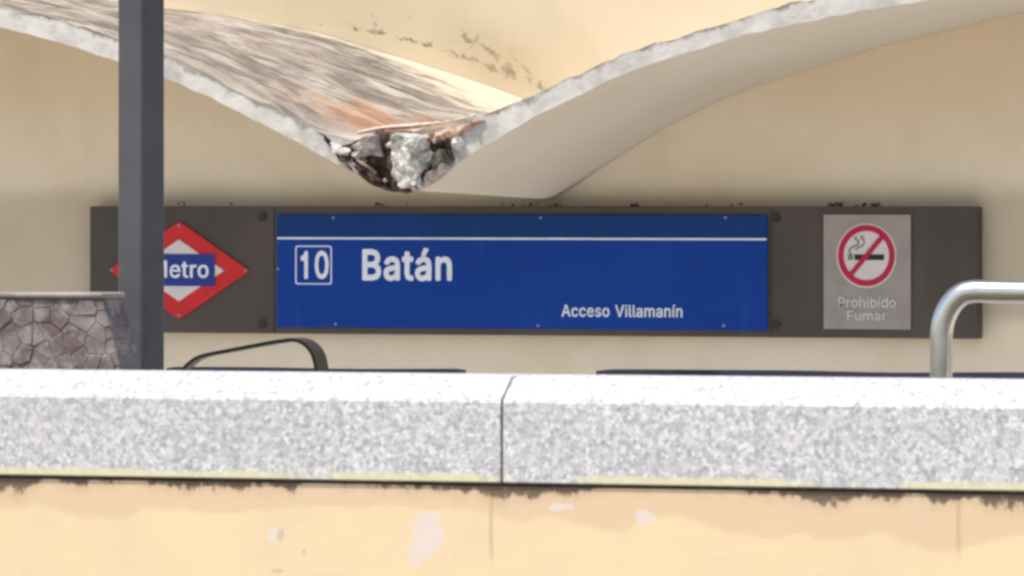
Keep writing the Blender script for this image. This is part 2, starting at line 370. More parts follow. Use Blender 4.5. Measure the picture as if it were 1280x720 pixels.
def vault(side, mirror_n=0):
    fb, ft, bt, bb = curves([(FBL, YF), (FTL, YF), (BTL, YW-.004), (BBL, YW-.004)] if side == 'L' else [(FBR, YF), (FTR, YF), (BTR, YW-.004), (BBR, YW-.004)])
    if side == 'R': uvu = lambda i: 1 + i/(NU-1)
    else: uvu = lambda i: i/(NU-1)
    crown = fb[0].x if side == 'L' else fb[-1].x
    def extend(cv):                               # the far half of the vault, mirrored about its crown
        if side == 'L': m = [Vector((2*cv[0].x-p.x, p.y, p.z)) for p in cv[:0:-4]]; return m + cv
        m = [Vector((2*cv[-1].x-p.x, p.y, p.z)) for p in cv[-2::-4]]; return cv + m
    fb, ft, bt, bb = map(extend, (fb, ft, bt, bb)); n = len(fb)
    off = n - NU if side == 'L' else 0
    bm = bmesh.new(); ul = bm.loops.layers.uv.new('UVMap')
    def strip(A, Bc, nv, mi, disp):
        rows = []
        for i in range(n):
            row = []
            for j in range(nv+1):
                t = j/nv; p = A[i].lerp(Bc[i], t)
                p = p + disp(p, t, i)
                row.append((bm.verts.new(p), (uvu(i-off), t)))
            rows.append(row)
        for i in range(n-1):
            for j in range(nv):
                q = [rows[i][j], rows[i+1][j], rows[i+1][j+1], rows[i][j+1]]
                f = bm.faces.new([x[0] for x in q]); f.material_index = mi; f.smooth = True
                for lp, x in zip(f.loops, q): lp[ul].uv = x[1]
    edge = lambda p: Vector((0, 0, .014*fbm((p.x, 3, 0), 9)))
    strip(fb, ft, 6, 1, lambda p, t, i: Vector((0, -.010*fbm(p, 5), 0)) + edge(p)*t*1.1 + edge(p+Vector((50,0,0)))*(1-t)*.5)
    strip(ft, bt, 26, 0, lambda p, t, i: (edge(p)*1.1 if t == 0 else Vector((0, 0, (1-t)*0)) + Vector((0, 0, .022*fbm((p.x*1.2, p.y*3, 0), 3)*min(1, (1-t)*6)))))
    strip(fb, bb, 14, 2, lambda p, t, i: edge(p+Vector((50,0,0)))*.5*(1-t))
    o = from_bm('vault', bm, [MT, MFA, MS], B)
    return o
VL = vault('L'); VR = vault('R')
VL['label'] = 'left vault with its upper side weathered in grey streaks'

# the broken valley tip: irregular chunks, each a ragged solid standing a little proud of or behind the canopy face
def ragged(name, poly, Yf, depth, mat, amp=.03, step=7, seed=0, jag=3, parent=VL):
    rnd = random.Random(seed); pts = []
    for i in range(len(poly)):
        a, b = Vector(poly[i]), Vector(poly[(i+1) % len(poly)]); k = max(1, int((b-a).length/8))
        for q in range(k): 
            p = a.lerp(b, q/k); pts.append(Vector((p.x+rnd.uniform(-jag, jag)*.6, p.y+rnd.uniform(-jag, jag)*.6)))
    nb = len(pts)
    xs = [p.x for p in pts]; ys = [p.y for p in pts]
    def inside(x, y):
        r = False
        for i in range(nb):
            a, b = pts[i], pts[i-1]
            if (a.y > y) != (b.y > y) and x < (b.x-a.x)*(y-a.y)/(b.y-a.y)+a.x: r = not r
        return r
    inner = []
    y = min(ys)+step/2
    while y < max(ys):
        x = min(xs)+step/2
        while x < max(xs):
            px, py = x+rnd.uniform(-.4, .4)*step, y+rnd.uniform(-.4, .4)*step
            if inside(px, py) and min((Vector((px, py))-p).length for p in pts) > step*.45: inner.append(Vector((px, py)))
            x += step
        y += step
    v, e, f, *_ = delaunay_2d_cdt(pts+inner, [(i, (i+1) % nb) for i in range(nb)], [list(range(nb))], 1, 1e-4)
    bm = bmesh.new(); vs = []
    for i, p in enumerate(v):
        edge = min((Vector((p.x, p.y))-q).length for q in pts) < .6
        w = P(p.x, p.y, Yf)
        d = 0 if edge else amp*(.5+1.6*mnoise.noise(Vector((w.x*9+seed, w.z*9, seed*3.1)))+rnd.uniform(-.35, .35))
        w.y += depth*.28 if edge else -d
        vs.append(bm.verts.new(w))
    for t in f: bm.faces.new([vs[i] for i in t])
    be = [x for x in bm.edges if len(x.link_faces) == 1]
    r = bmesh.ops.extrude_edge_only(bm, edges=be)
    for x in r['geom']:
        if isinstance(x, bmesh.types.BMVert): x.co.y += depth
    return from_bm(name, bm, mat, parent)
ragged('broken_concrete', [(396,164),(424,184),(446,176),(470,164),(500,163),(545,172),(572,168),(562,186),(566,200),(552,216),(528,232),(505,241),(480,238),(452,224),(432,204),(414,186)], YF-.02, .05, M_brown, .03, 8, 1, 3)
M_dgreen = mat_broken('greenish_dark_break', (.05, .052, .038, 1), (.17, .165, .13, 1))  # very dark greenish tone for the hollow on the break's right
chunks = [
    ('concrete_chunk', [(418,190),(440,200),(446,216),(436,212),(424,200)], YF-.035, .04, M_brown, .04, 14),
    ('concrete_chunk', [(486,168),(505,165),(528,170),(536,186),(545,196),(532,214),(524,230),(500,237),(490,222),(486,196)], YF-.06, .08, M_core, .028, 2),
    ('concrete_chunk', [(438,182),(458,170),(472,166),(470,184),(474,196),(456,194),(446,200),(436,196)], YF-.08, .08, M_pink, .05, 3),
    ('concrete_chunk', [(446,206),(462,212),(474,220),(486,236),(474,236),(456,226),(446,214)], YF-.05, .06, M_brown, .05, 4),
    ('concrete_chunk', [(524,168),(560,161),(604,149),(590,158),(572,169),(556,182),(540,186),(530,180)], YF-.035, .06, M_brick, .014, 5),
    ('concrete_chunk', [(540,194),(550,186),(561,186),(565,198),(558,210),(546,214),(538,206)], YF-.04, .05, M_dgreen, .05, 6),
    ('concrete_chunk', [(566,172),(574,170),(578,178),(572,188),(565,186)], YF-.045, .04, MFA, .03, 16),
    ('concrete_chunk', [(506,170),(526,172),(530,184),(516,190),(504,184)], YF-.14, .06, M_core, .03, 7),
    ('concrete_chunk', [(412,176),(430,184),(440,188),(436,196),(424,194),(414,186)], YF-.05, .05, MFA, .03, 8),
    ('concrete_chunk', [(530,216),(548,206),(556,200),(560,210),(546,222),(530,234),(514,238)], YF-.05, .06, M_pink, .05, 9),
    ('concrete_chunk', [(424,196),(440,200),(450,212),(452,222),(438,212)], YF-.05, .05, M_pink, .04, 10),
]
for nm, poly, Y, dp, mt, amp, sd in chunks: ragged(nm, poly, Y, dp, mt, amp, 5, sd, 2.2)
for pts in ([(446,200,-.10),(454,205,-.13),(462,210,-.13),(470,216,-.10)],):
    bm = bmesh.new(); tube(bm, [P(a, b, YF+d) for a, b, d in pts], .007, 8); from_bm('reinforcing_bar', bm, M_rust, VL, True)
bm = bmesh.new(); rr_ = random.Random(21)          # crumbs of aggregate lodged all over the broken face
for k in range(45):
    u = rr_.uniform(-1, 1); px = 495+u*68; lo_ = 236-abs(u)*44; hi_ = 172+abs(u)*4; py = rr_.uniform(hi_, lo_)
    c0 = P(px, py, YF-.035-rr_.uniform(0, .03)); r0 = rr_.uniform(.004, .014)
    q8 = bmesh.ops.create_icosphere(bm, subdivisions=1, radius=r0)['verts']
    mi = rr_.choice((0, 1, 2, 2, 3)) if abs(u) > .25 else rr_.choice((0, 0, 1))
    for v in q8: v.co = c0+Vector((v.co.x*rr_.uniform(.4, 2.0), v.co.y*rr_.uniform(.4, 1.2), v.co.z*rr_.uniform(.4, 1.8)))
    for f in {f for v in q8 for f in v.link_faces}: f.material_index = mi
ob = from_bm('rubble', bm, [M_core, M_pink, M_brown, M_dgreen], VL); ob['kind'] = 'stuff'
# fallen-plaster ridge in the valley, the bright lip behind the break
def ridge(name, pts, r, mat):
    bm = bmesh.new(); q = spl([(a, b, 0) for a, b in pts], 40); rings = []
    for i, p in enumerate(q):
        t = i/39; c = P(p.x, p.y, YF+.03+.05*t); rr = r*(.35+.65*sin(pi*min(1, t*1.3+.1))**.5)*(1+.7*mnoise.noise(Vector((i*.6, 2, 1))))
        rings.append([bm.verts.new(c+Vector((0, cos(2*pi*k/10)*rr*2.2, sin(2*pi*k/10)*rr))) for k in range(10)])
    for i in range(39):
        for k in range(10): bm.faces.new((rings[i][k], rings[i][(k+1)%10], rings[i+1][(k+1)%10], rings[i+1][k]))
    bm.faces.new(rings[0]); bm.faces.new(rings[-1])
    return from_bm(name, bm, mat, VL, True)
M_lip = mat_broken('pale_render', (.60, .50, .40, 1), (.74, .64, .50, 1))
ridge('render_lip', [(448,166),(480,160),(520,157),(560,152),(596,144)], .011, M_lip)

# ------------------------------------------------------------------ sign board
YS = YW - .11
sc0 = P(667, 420, YS)
SG = thing('station_sign', 'long brown sign board with blue Batán panel on the cream wall under the canopy', 'sign', (sc0.x, YS, sc0.z))
def X(px, Y=YS): return P(px, 340, Y).x
def Z(py, px=640, Y=YS): return P(px, py, Y).z
ztop = Z(258, 667); zbot = Z(419.5, 667)
bd = boxo('backboard', (X(112), X(1222), YS, YW-.02, zbot, ztop), M_board, SG, .006)
for bx in (X(300), X(1050)):
    boxo('wall_bracket', (bx-.04, bx+.04, YW-.0195, YW-.0005, zbot+.06, ztop-.06), M_bolt, SG)
for px, py in ((328,271),(328,405),(970,272),(970,406)):
    bm = bmesh.new(); disc(bm, X(px), Z(py, px), .022, YS-.010, YS-.0005, 20); from_bm('bolt', bm, M_bolt, SG)
M_seam = plain('seam_metal', (.040, .034, .031, 1), .6, var=.1)
# seams between the board's sheets
for px in (347-4, 964):
    boxo('seam', (X(px)-.003, X(px)+.003, YS-.003, YS-.0004, zbot+.008, ztop-.008), M_seam, SG)
zb1, zb0 = Z(268.5, 652), Z(411, 652)
bp = boxo('blue_panel', (X(347), X(960), YS-.012, YS-.001, zb0, zb1), M_blue, SG, .003)
boxo('dark_blue_strip', (X(347)+.004, X(960)-.004, YS-.0145, YS-.0121, Z(297, 652), zb1-.004), M_bluestrip, bp)
boxo('white_line', (X(348), X(960)-.003, YS-.0165, YS-.0124, Z(299.6, 652), Z(297.2, 652)), M_white, bp)
for px, py in ((418,272),(677,272),(908,272),(421,405),(674,407),(906,407),(348.8,336)):
    bm = bmesh.new(); disc(bm, X(px), Z(py, px), .0075, YS-.018, YS-.0146 if py < 297 else YS-.0121, 10); from_bm('rivet', bm, M_rivet, bp)

import json
GLYPHS = json.loads('{"B":[456,[[[122,0,60,0,60,170],[60,339,60,509,120,509],[181,509,241,509,276,509],[306,503,329,491,352,479],[369,462,381,442,392,422],[398,399,398,374,398,352],[394,334,387,320,379,306],[369,294,356,286,344,277],[330,271,315,267,315,265],[315,264,315,262,331,261],[347,255,363,245,379,235],[392,221,402,203,413,185],[418,163,418,136,418,111],[412,87,400,67,388,46],[370,30,344,18,319,6],[287,0,247,0,184,0]],[[125,115,125,57,165,57],[205,57,245,57,284,57],[313,65,330,80,347,95],[355,114,355,137,355,154],[351,170,342,184,334,198],[321,209,306,218,290,227],[271,231,248,231,207,231],[166,231,125,231,125,173]],[[125,341,125,285,162,285],[200,285,238,285,257,285],[273,289,288,296,303,303],[315,313,323,326,332,339],[336,355,336,372,336,395],[328,414,313,429,297,444],[273,452,240,452,202,452],[163,452,125,452,125,396]]]],"a":[389,[[[182,-9,160,-9,136,-9],[114,-4,94,5,75,14],[59,27,48,45,36,62],[30,83,30,108,30,130],[35,147,43,161,52,175],[63,185,78,193,92,201],[108,207,125,211,143,215],[160,218,178,220,201,223],[219,225,234,227,248,228],[258,231,265,235,272,239],[276,245,276,255,276,255],[276,256,276,257,276,272],[273,286,267,297,261,308],[252,316,240,322,228,328],[213,331,196,331,178,331],[162,328,149,322,136,317],[126,309,118,301,110,292],[104,283,100,274,80,280],[61,285,41,291,50,314],[62,332,79,346,95,360],[113,369,133,375,153,381],[173,384,194,384,208,384],[223,383,239,379,255,376],[271,370,286,360,301,351],[313,338,322,320,332,303],[337,280,337,251,337,168],[337,84,337,0,317,0],[297,0,277,0,277,17],[277,35,277,52,275,52],[274,52,272,52,268,43],[261,34,252,25,243,15],[230,7,215,1,200,-5]],[[155,45,170,45,193,45],[212,50,228,59,243,68],[255,79,263,93,271,107],[276,122,276,138,276,155],[276,173,276,190,273,187],[268,184,259,182,251,180],[242,178,231,176,221,174],[210,172,200,171,190,170],[182,169,175,168,161,166],[147,163,134,159,121,154],[111,148,103,139,96,131],[92,119,92,105,92,92],[95,81,102,72,109,63],[118,57,130,52,142,48]]]],"t":[227,[[[138,379,204,379,204,362],[204,344,204,327,138,327],[72,327,6,327,6,344],[6,362,6,379,72,379]],[[65,345,65,471,85,471],[106,471,126,471,126,347],[126,222,126,98,126,81],[129,69,136,61,143,54],[154,50,170,50,174,50],[179,50,185,51,191,52],[197,53,202,54,206,36],[209,19,213,2,207,0],[200,-2,192,-3,184,-4],[176,-4,168,-4,136,-4],[110,4,92,21,74,38],[65,62,65,93,65,219]]]],"á":[389,[[[182,-9,160,-9,136,-9],[114,-4,94,5,75,14],[59,27,48,45,36,62],[30,83,30,108,30,130],[35,147,43,161,52,175],[63,185,78,193,92,201],[108,207,125,211,143,215],[160,218,178,220,201,223],[219,225,234,227,248,228],[258,231,265,235,272,239],[276,245,276,255,276,255],[276,256,276,257,276,272],[273,286,267,297,261,308],[252,316,240,322,228,328],[213,331,196,331,178,331],[162,328,149,322,136,317],[126,309,118,301,110,292],[104,283,100,274,80,280],[61,285,41,291,50,314],[62,332,79,346,95,360],[113,369,133,375,153,381],[173,384,194,384,208,384],[223,383,239,379,255,376],[271,370,286,360,301,351],[313,338,322,320,332,303],[337,280,337,251,337,168],[337,84,337,0,317,0],[297,0,277,0,277,17],[277,35,277,52,275,52],[274,52,272,52,268,43],[261,34,252,25,243,15],[230,7,215,1,200,-5]],[[155,45,170,45,193,45],[212,50,228,59,243,68],[255,79,263,93,271,107],[276,122,276,138,276,155],[276,173,276,190,273,187],[268,184,259,182,251,180],[242,178,231,176,221,174],[210,172,200,171,190,170],[182,169,175,168,161,166],[147,163,134,159,121,154],[111,148,103,139,96,131],[92,119,92,105,92,92],[95,81,102,72,109,63],[118,57,130,52,142,48]],[[179,429,162,429,178,462],[194,496,210,529,233,529],[255,529,278,529,256,496],[234,462,212,429,196,429]]]],"n":[410,[[[114,249,114,227,114,151],[114,76,114,0,93,0],[73,0,53,0,53,126],[53,253,53,379,72,379],[92,379,112,379,112,349],[112,318,112,287,109,287],[106,287,102,287,114,322],[131,347,152,362,174,377],[199,384,227,384,253,384],[276,379,295,369,314,358],[330,342,341,321,352,299],[357,273,357,240,357,160],[357,80,357,0,337,0],[316,0,296,0,296,78],[296,157,296,235,296,265],[288,288,273,304,258,321],[237,329,210,329,192,329],[175,325,161,317,146,309],[135,298,126,283,118,267]]]],"A":[480,[[[39,0,16,0,78,170],[140,339,201,509,226,509],[251,509,276,509,338,339],[401,170,463,0,440,0],[418,0,395,0,359,101],[323,202,287,302,281,321],[273,344,264,372,255,400],[245,435,232,478,236,478],[241,478,245,478,233,435],[222,399,213,371,204,343],[196,320,191,302,155,202],[120,101,85,0,62,0]],[[197,142,110,142,110,161],[110,180,110,199,197,199],[283,199,370,199,370,180],[370,161,370,142,283,142]]]],"c":[396,[[[226,-8,207,-8,173,-8],[143,0,117,16,91,33],[71,56,56,85,41,114],[34,149,34,187,34,227],[41,262,56,291,71,321],[91,343,117,360,143,376],[173,384,207,384,226,384],[243,382,260,377,276,372],[292,365,305,356,319,347],[330,335,340,322,350,309],[357,294,362,277,342,272],[322,267,303,262,300,272],[296,281,290,289,285,297],[278,305,270,311,262,317],[253,322,242,325,232,328],[220,330,207,330,182,330],[161,323,145,310,129,297],[116,280,108,258,100,237],[96,213,96,187,96,162],[100,139,108,117,116,96],[129,79,145,66,161,53],[182,46,207,46,220,46],[232,48,243,52,253,55],[263,60,271,66,279,72],[286,80,292,89,297,97],[301,107,304,117,324,112],[343,107,363,102,358,85],[351,70,341,56,332,43],[320,31,306,21,293,12],[277,4,261,-1,244,-6]]]],"e":[404,[[[238,-8,212,-8,175,-8],[143,0,117,16,90,33],[70,56,56,85,41,114],[34,148,34,187,34,226],[41,260,55,290,69,319],[89,343,115,359,141,376],[171,384,205,384,226,384],[246,381,266,374,285,367],[303,356,319,341,335,326],[348,306,357,282,366,258],[371,228,371,194,371,186],[371,178,371,169,272,169],[174,169,75,169,75,187],[75,204,75,221,163,221],[250,221,338,221,329,215],[319,208,310,202,310,227],[306,249,298,269,290,288],[278,303,263,314,247,325],[228,330,205,330,182,330],[163,325,146,313,130,302],[118,288,109,270,100,251],[96,232,96,211,96,200],[96,189,96,178,96,150],[101,126,110,106,120,87],[134,72,151,61,168,51],[189,46,212,46,228,46],[241,48,254,53,266,57],[277,64,285,73,294,82],[301,93,306,105,325,101],[345,96,365,91,359,71],[349,54,335,39,321,24],[303,13,283,4,262,-4]]]],"s":[365,[[[211,-8,182,-8,156,-8],[133,-4,112,3,92,11],[75,23,62,38,49,53],[40,72,36,94,55,98],[74,102,94,107,99,86],[109,70,124,60,139,50],[158,45,181,45,208,45],[229,51,244,62,260,74],[268,87,268,103,268,116],[263,127,254,136,245,144],[231,151,212,155,191,160],[170,165,149,170,115,178],[89,191,72,208,55,225],[47,247,47,274,47,296],[53,315,65,332,77,348],[94,361,115,370,136,380],[160,384,187,384,213,384],[235,380,254,372,272,365],[287,353,299,339,310,325],[319,309,324,290,305,286],[287,281,268,277,263,292],[255,304,243,316,230,327],[212,333,187,333,165,333],[146,327,131,317,116,306],[109,293,109,277,109,263],[114,252,124,243,134,235],[150,228,172,223,191,218],[210,214,229,209,264,201],[290,188,306,171,323,154],[331,133,331,107,331,84],[325,64,312,47,300,30],[282,16,260,6,237,-3]]]],"o":[415,[[[242,-8,207,-8,173,-8],[143,0,117,16,91,33],[71,56,56,85,41,114],[34,149,34,187,34,227],[41,262,56,291,71,321],[91,343,117,360,143,376],[173,384,207,384,242,384],[273,376,299,360,325,343],[345,321,359,291,374,262],[381,227,381,187,381,149],[374,114,359,85,345,56],[325,33,299,16,273,0]],[[182,46,207,46,233,46],[254,53,270,66,287,79],[299,96,307,117,315,139],[319,162,319,187,319,213],[315,236,307,258,299,280],[287,297,270,310,254,323],[233,330,207,330,182,330],[161,323,145,310,129,297],[116,280,108,258,100,237],[96,213,96,187,96,162],[100,139,108,117,116,96],[129,79,145,66,161,53]]]],"V":[480,[[[229,0,204,0,141,170],[79,339,16,509,39,509],[62,509,84,509,120,408],[156,307,192,206,198,189],[206,166,215,137,224,109],[235,73,248,31,243,31],[239,31,235,31,247,74],[258,110,267,138,276,166],[284,189,290,206,325,307],[360,408,395,509,417,509],[440,509,463,509,401,339],[340,170,278,0,253,0]]]],"i":[167,[[[73,0,53,0,53,126],[53,253,53,379,73,379],[93,379,114,379,114,253],[114,126,114,0,93,0]],[[95,443,84,443,72,443],[62,447,54,455,45,462],[41,472,41,483,41,494],[45,504,54,512,62,520],[72,524,84,524,95,524],[106,520,114,512,122,504],[126,494,126,483,126,472],[122,462,114,455,106,447]]]],"l":[189,[[[147,-2,139,-2,110,-2],[88,5,74,20,60,35],[53,57,53,84,53,226],[53,367,53,509,73,509],[93,509,114,509,114,372],[114,235,114,99,114,81],[116,69,120,62,125,55],[133,52,146,52,152,52],[157,52,160,53,164,53],[167,54,170,54,173,37],[177,20,181,3,175,1],[169,0,162,-1,154,-2]]]],"m":[610,[[[73,0,53,0,53,126],[53,253,53,379,72,379],[92,379,112,379,112,351],[112,323,112,295,111,295],[109,295,108,295,113,316],[121,332,132,346,144,359],[157,369,172,376,187,383],[203,386,219,386,247,386],[270,378,287,361,305,344],[316,322,321,295,318,295],[315,295,312,295,317,313],[325,329,337,343,349,357],[364,367,381,375,398,382],[416,386,437,386,459,386],[479,381,497,372,515,362],[530,348,541,328,551,309],[557,285,557,255,557,170],[557,85,557,0,536,0],[516,0,496,0,496,85],[496,169,496,254,496,281],[488,301,473,313,457,325],[439,330,419,330,402,330],[387,327,374,320,362,313],[352,303,345,290,339,278],[335,263,335,247,335,165],[335,82,335,0,315,0],[295,0,274,0,274,87],[274,173,274,260,274,281],[267,298,253,311,239,324],[221,330,199,330,185,330],[171,327,158,320,144,313],[134,303,126,289,118,276],[114,258,114,238,114,159],[114,79,114,0,93,0]]]],"í":[167,[[[73,0,53,0,53,126],[53,253,53,379,73,379],[93,379,114,379,114,253],[114,126,114,0,93,0]],[[73,429,57,429,73,462],[89,496,104,529,127,529],[150,529,173,529,151,496],[129,462,107,429,90,429]]]],"P":[445,[[[82,0,60,0,60,170],[60,339,60,509,118,509],[177,509,235,509,274,509],[307,502,332,487,358,473],[377,454,390,430,402,405],[409,378,409,348,409,317],[402,290,390,265,377,241],[358,222,332,207,307,193],[274,186,235,186,193,186],[151,186,109,186,109,205],[109,224,109,242,150,242],[191,242,233,242,259,242],[281,247,297,256,313,265],[325,278,333,294,341,310],[344,328,344,348,344,368],[341,386,333,402,325,417],[313,430,297,439,280,448],[259,452,232,452,196,452],[160,452,125,452,125,301],[125,151,125,0,103,0]]]],"r":[259,[[[73,0,53,0,53,126],[53,253,53,379,72,379],[92,379,112,379,112,360],[112,340,112,321,113,321],[114,321,115,321,122,340],[135,355,152,367,170,379],[190,385,213,385,218,385],[223,385,229,384,235,384],[240,384,243,384,243,363],[243,343,243,322,242,323],[237,323,230,324,223,325],[215,326,207,326,189,326],[173,322,159,315,145,307],[134,297,126,284,118,270],[114,255,114,237,114,158],[114,79,114,0,93,0]]]],"h":[410,[[[114,249,114,227,114,151],[114,76,114,0,93,0],[73,0,53,0,53,170],[53,339,53,509,73,509],[93,509,114,509,114,435],[114,361,114,287,110,287],[106,287,102,287,114,322],[131,347,152,362,174,377],[199,384,227,384,253,384],[276,379,295,369,315,358],[330,342,341,321,352,299],[357,273,357,240,357,160],[357,80,357,0,337,0],[316,0,296,0,296,78],[296,157,296,235,296,265],[288,288,273,304,258,321],[237,329,210,329,192,329],[175,325,161,317,146,309],[135,298,126,283,118,267]]]],"b":[424,[[[261,-8,229,-8,206,-8],[187,-4,172,4,158,12],[146,21,138,31,129,42],[123,51,118,59,116,59],[114,59,112,59,112,39],[112,20,112,0,92,0],[72,0,53,0,53,170],[53,339,53,509,73,509],[93,509,114,509,114,446],[114,382,114,319,115,319],[117,319,118,319,123,327],[129,336,137,346,145,356],[157,365,171,373,186,381],[205,384,229,384,261,384],[289,376,313,361,337,345],[356,322,370,293,383,263],[390,229,390,189,390,149],[383,114,370,84,356,55],[337,32,313,16,289,0]],[[197,47,220,47,244,47],[263,53,279,66,295,78],[308,95,316,117,324,138],[328,162,328,189,328,216],[324,240,316,261,308,282],[296,299,280,311,264,324],[244,330,220,330,197,330],[177,324,161,312,145,300],[133,284,125,263,117,242],[113,217,113,189,113,161],[117,136,125,115,133,94],[146,77,162,65,178,53]]]],"d":[424,[[[219,-8,195,-8,164,-8],[136,0,111,16,87,32],[68,55,55,84,41,114],[34,149,34,189,34,229],[41,263,55,293,69,322],[88,345,112,361,136,376],[164,384,196,384,219,384],[238,381,253,373,268,365],[279,356,287,346,296,336],[302,327,306,319,308,319],[309,319,311,319,311,382],[311,446,311,509,331,509],[351,509,372,509,372,339],[372,170,372,0,352,0],[332,0,313,0,313,20],[313,39,313,59,311,59],[309,59,307,59,302,51],[295,42,287,31,278,21],[267,12,252,4,238,-4]],[[181,47,205,47,227,47],[247,53,263,65,279,77],[291,94,299,115,308,136],[312,161,312,189,312,217],[308,242,300,263,292,284],[279,300,263,312,247,324],[228,330,205,330,181,330],[161,324,145,311,129,299],[116,282,108,261,100,240],[96,216,96,189,96,162],[100,138,109,117,117,95],[129,78,145,66,161,53]]]],"F":[410,[[[82,0,60,0,60,170],[60,339,60,509,163,509],[266,509,369,509,369,490],[369,471,369,452,288,452],[206,452,125,452,125,394],[125,336,125,278,198,278],[272,278,346,278,346,259],[346,240,346,221,272,221],[198,221,125,221,125,147],[125,74,125,0,103,0]]]],"u":[410,[[[211,-5,182,-5,157,-5],[134,0,115,11,95,21],[80,37,69,59,58,80],[53,107,53,139,53,219],[53,299,53,379,73,379],[93,379,114,379,114,301],[114,222,114,144,114,114],[121,91,137,75,152,58],[173,50,200,50,218,50],[235,54,249,62,264,70],[275,81,283,97,292,112],[296,131,296,153,296,228],[296,304,296,379,316,379],[337,379,357,379,357,253],[357,126,357,0,337,0],[318,0,298,0,298,31],[298,61,298,92,301,92],[304,92,307,92,295,57],[279,32,257,17,235,2]]]],"M":[628,[[[81,0,60,0,60,170],[60,339,60,509,91,509],[121,509,152,509,193,402],[235,294,277,187,280,180],[284,170,287,159,291,148],[295,136,299,123,303,110],[307,97,311,84,315,71],[319,59,322,49,317,49],[312,49,307,49,310,59],[314,70,318,83,322,95],[326,108,330,121,334,134],[338,147,342,158,346,170],[349,179,352,187,394,294],[435,402,476,509,507,509],[537,509,568,509,568,339],[568,170,568,0,547,0],[525,0,504,0,504,97],[504,194,504,291,504,302],[504,314,504,327,505,340],[505,354,505,369,505,383],[506,398,506,413,506,428],[507,443,507,457,509,457],[511,457,513,457,508,441],[503,426,498,409,492,393],[487,378,482,363,477,348],[472,334,467,322,463,309],[459,299,456,291,418,194],[380,97,342,0,323,0],[305,0,286,0,248,97],[209,194,170,291,167,299],[163,309,159,321,155,333],[150,346,145,361,140,376],[135,391,129,408,124,424],[118,441,112,457,114,457],[117,457,119,457,119,444],[120,431,120,416,120,401],[121,387,121,372,121,357],[121,342,122,328,122,315],[122,302,122,291,122,194],[122,97,122,0,101,0]]]],"1":[453,[[[181,0,76,0,76,18],[76,36,76,55,181,55],[286,55,391,55,391,36],[391,18,391,0,286,0]],[[250,509,276,509,276,339],[276,170,276,0,255,0],[234,0,212,0,212,149],[212,299,212,448,211,448],[210,448,209,448,168,418],[127,388,86,358,86,381],[86,404,86,427,123,454],[161,481,198,509,224,509]]]],"0":[453,[[[264,-7,227,-7,189,-7],[157,3,130,24,103,45],[83,74,69,113,55,152],[48,199,48,254,48,309],[55,356,69,395,83,434],[104,464,130,484,157,505],[189,516,227,516,264,516],[296,505,323,484,350,464],[370,434,384,395,398,356],[405,309,405,254,405,199],[398,152,384,113,370,74],[350,45,323,24,297,3]],[[202,50,227,50,252,50],[273,58,290,74,308,90],[321,113,330,144,339,174],[344,211,344,254,344,297],[339,334,330,365,321,395],[308,419,290,435,273,451],[252,460,227,460,202,460],[180,451,163,435,146,419],[132,395,123,365,114,334],[109,297,109,254,109,211],[114,174,123,144,132,113],[146,90,163,74,180,58]]]]}')      # outlines of the sans-serif letters the signs need (advance, splines of handle-point-handle)
def _poly(pts): return [[pts[i-1][0]*.33+p[0]*.67, pts[i-1][1]*.33+p[1]*.67, p[0], p[1], p[0]*.67+pts[(i+1) % len(pts)][0]*.33, p[1]*.67+pts[(i+1) % len(pts)][1]*.33] for i, p in enumerate(pts)]
GLYPHS['1'] = [430, [_poly([(205,0),(205,350),(105,350),(105,408),(150,420),(190,448),(212,505),(272,505),(272,0)])]]
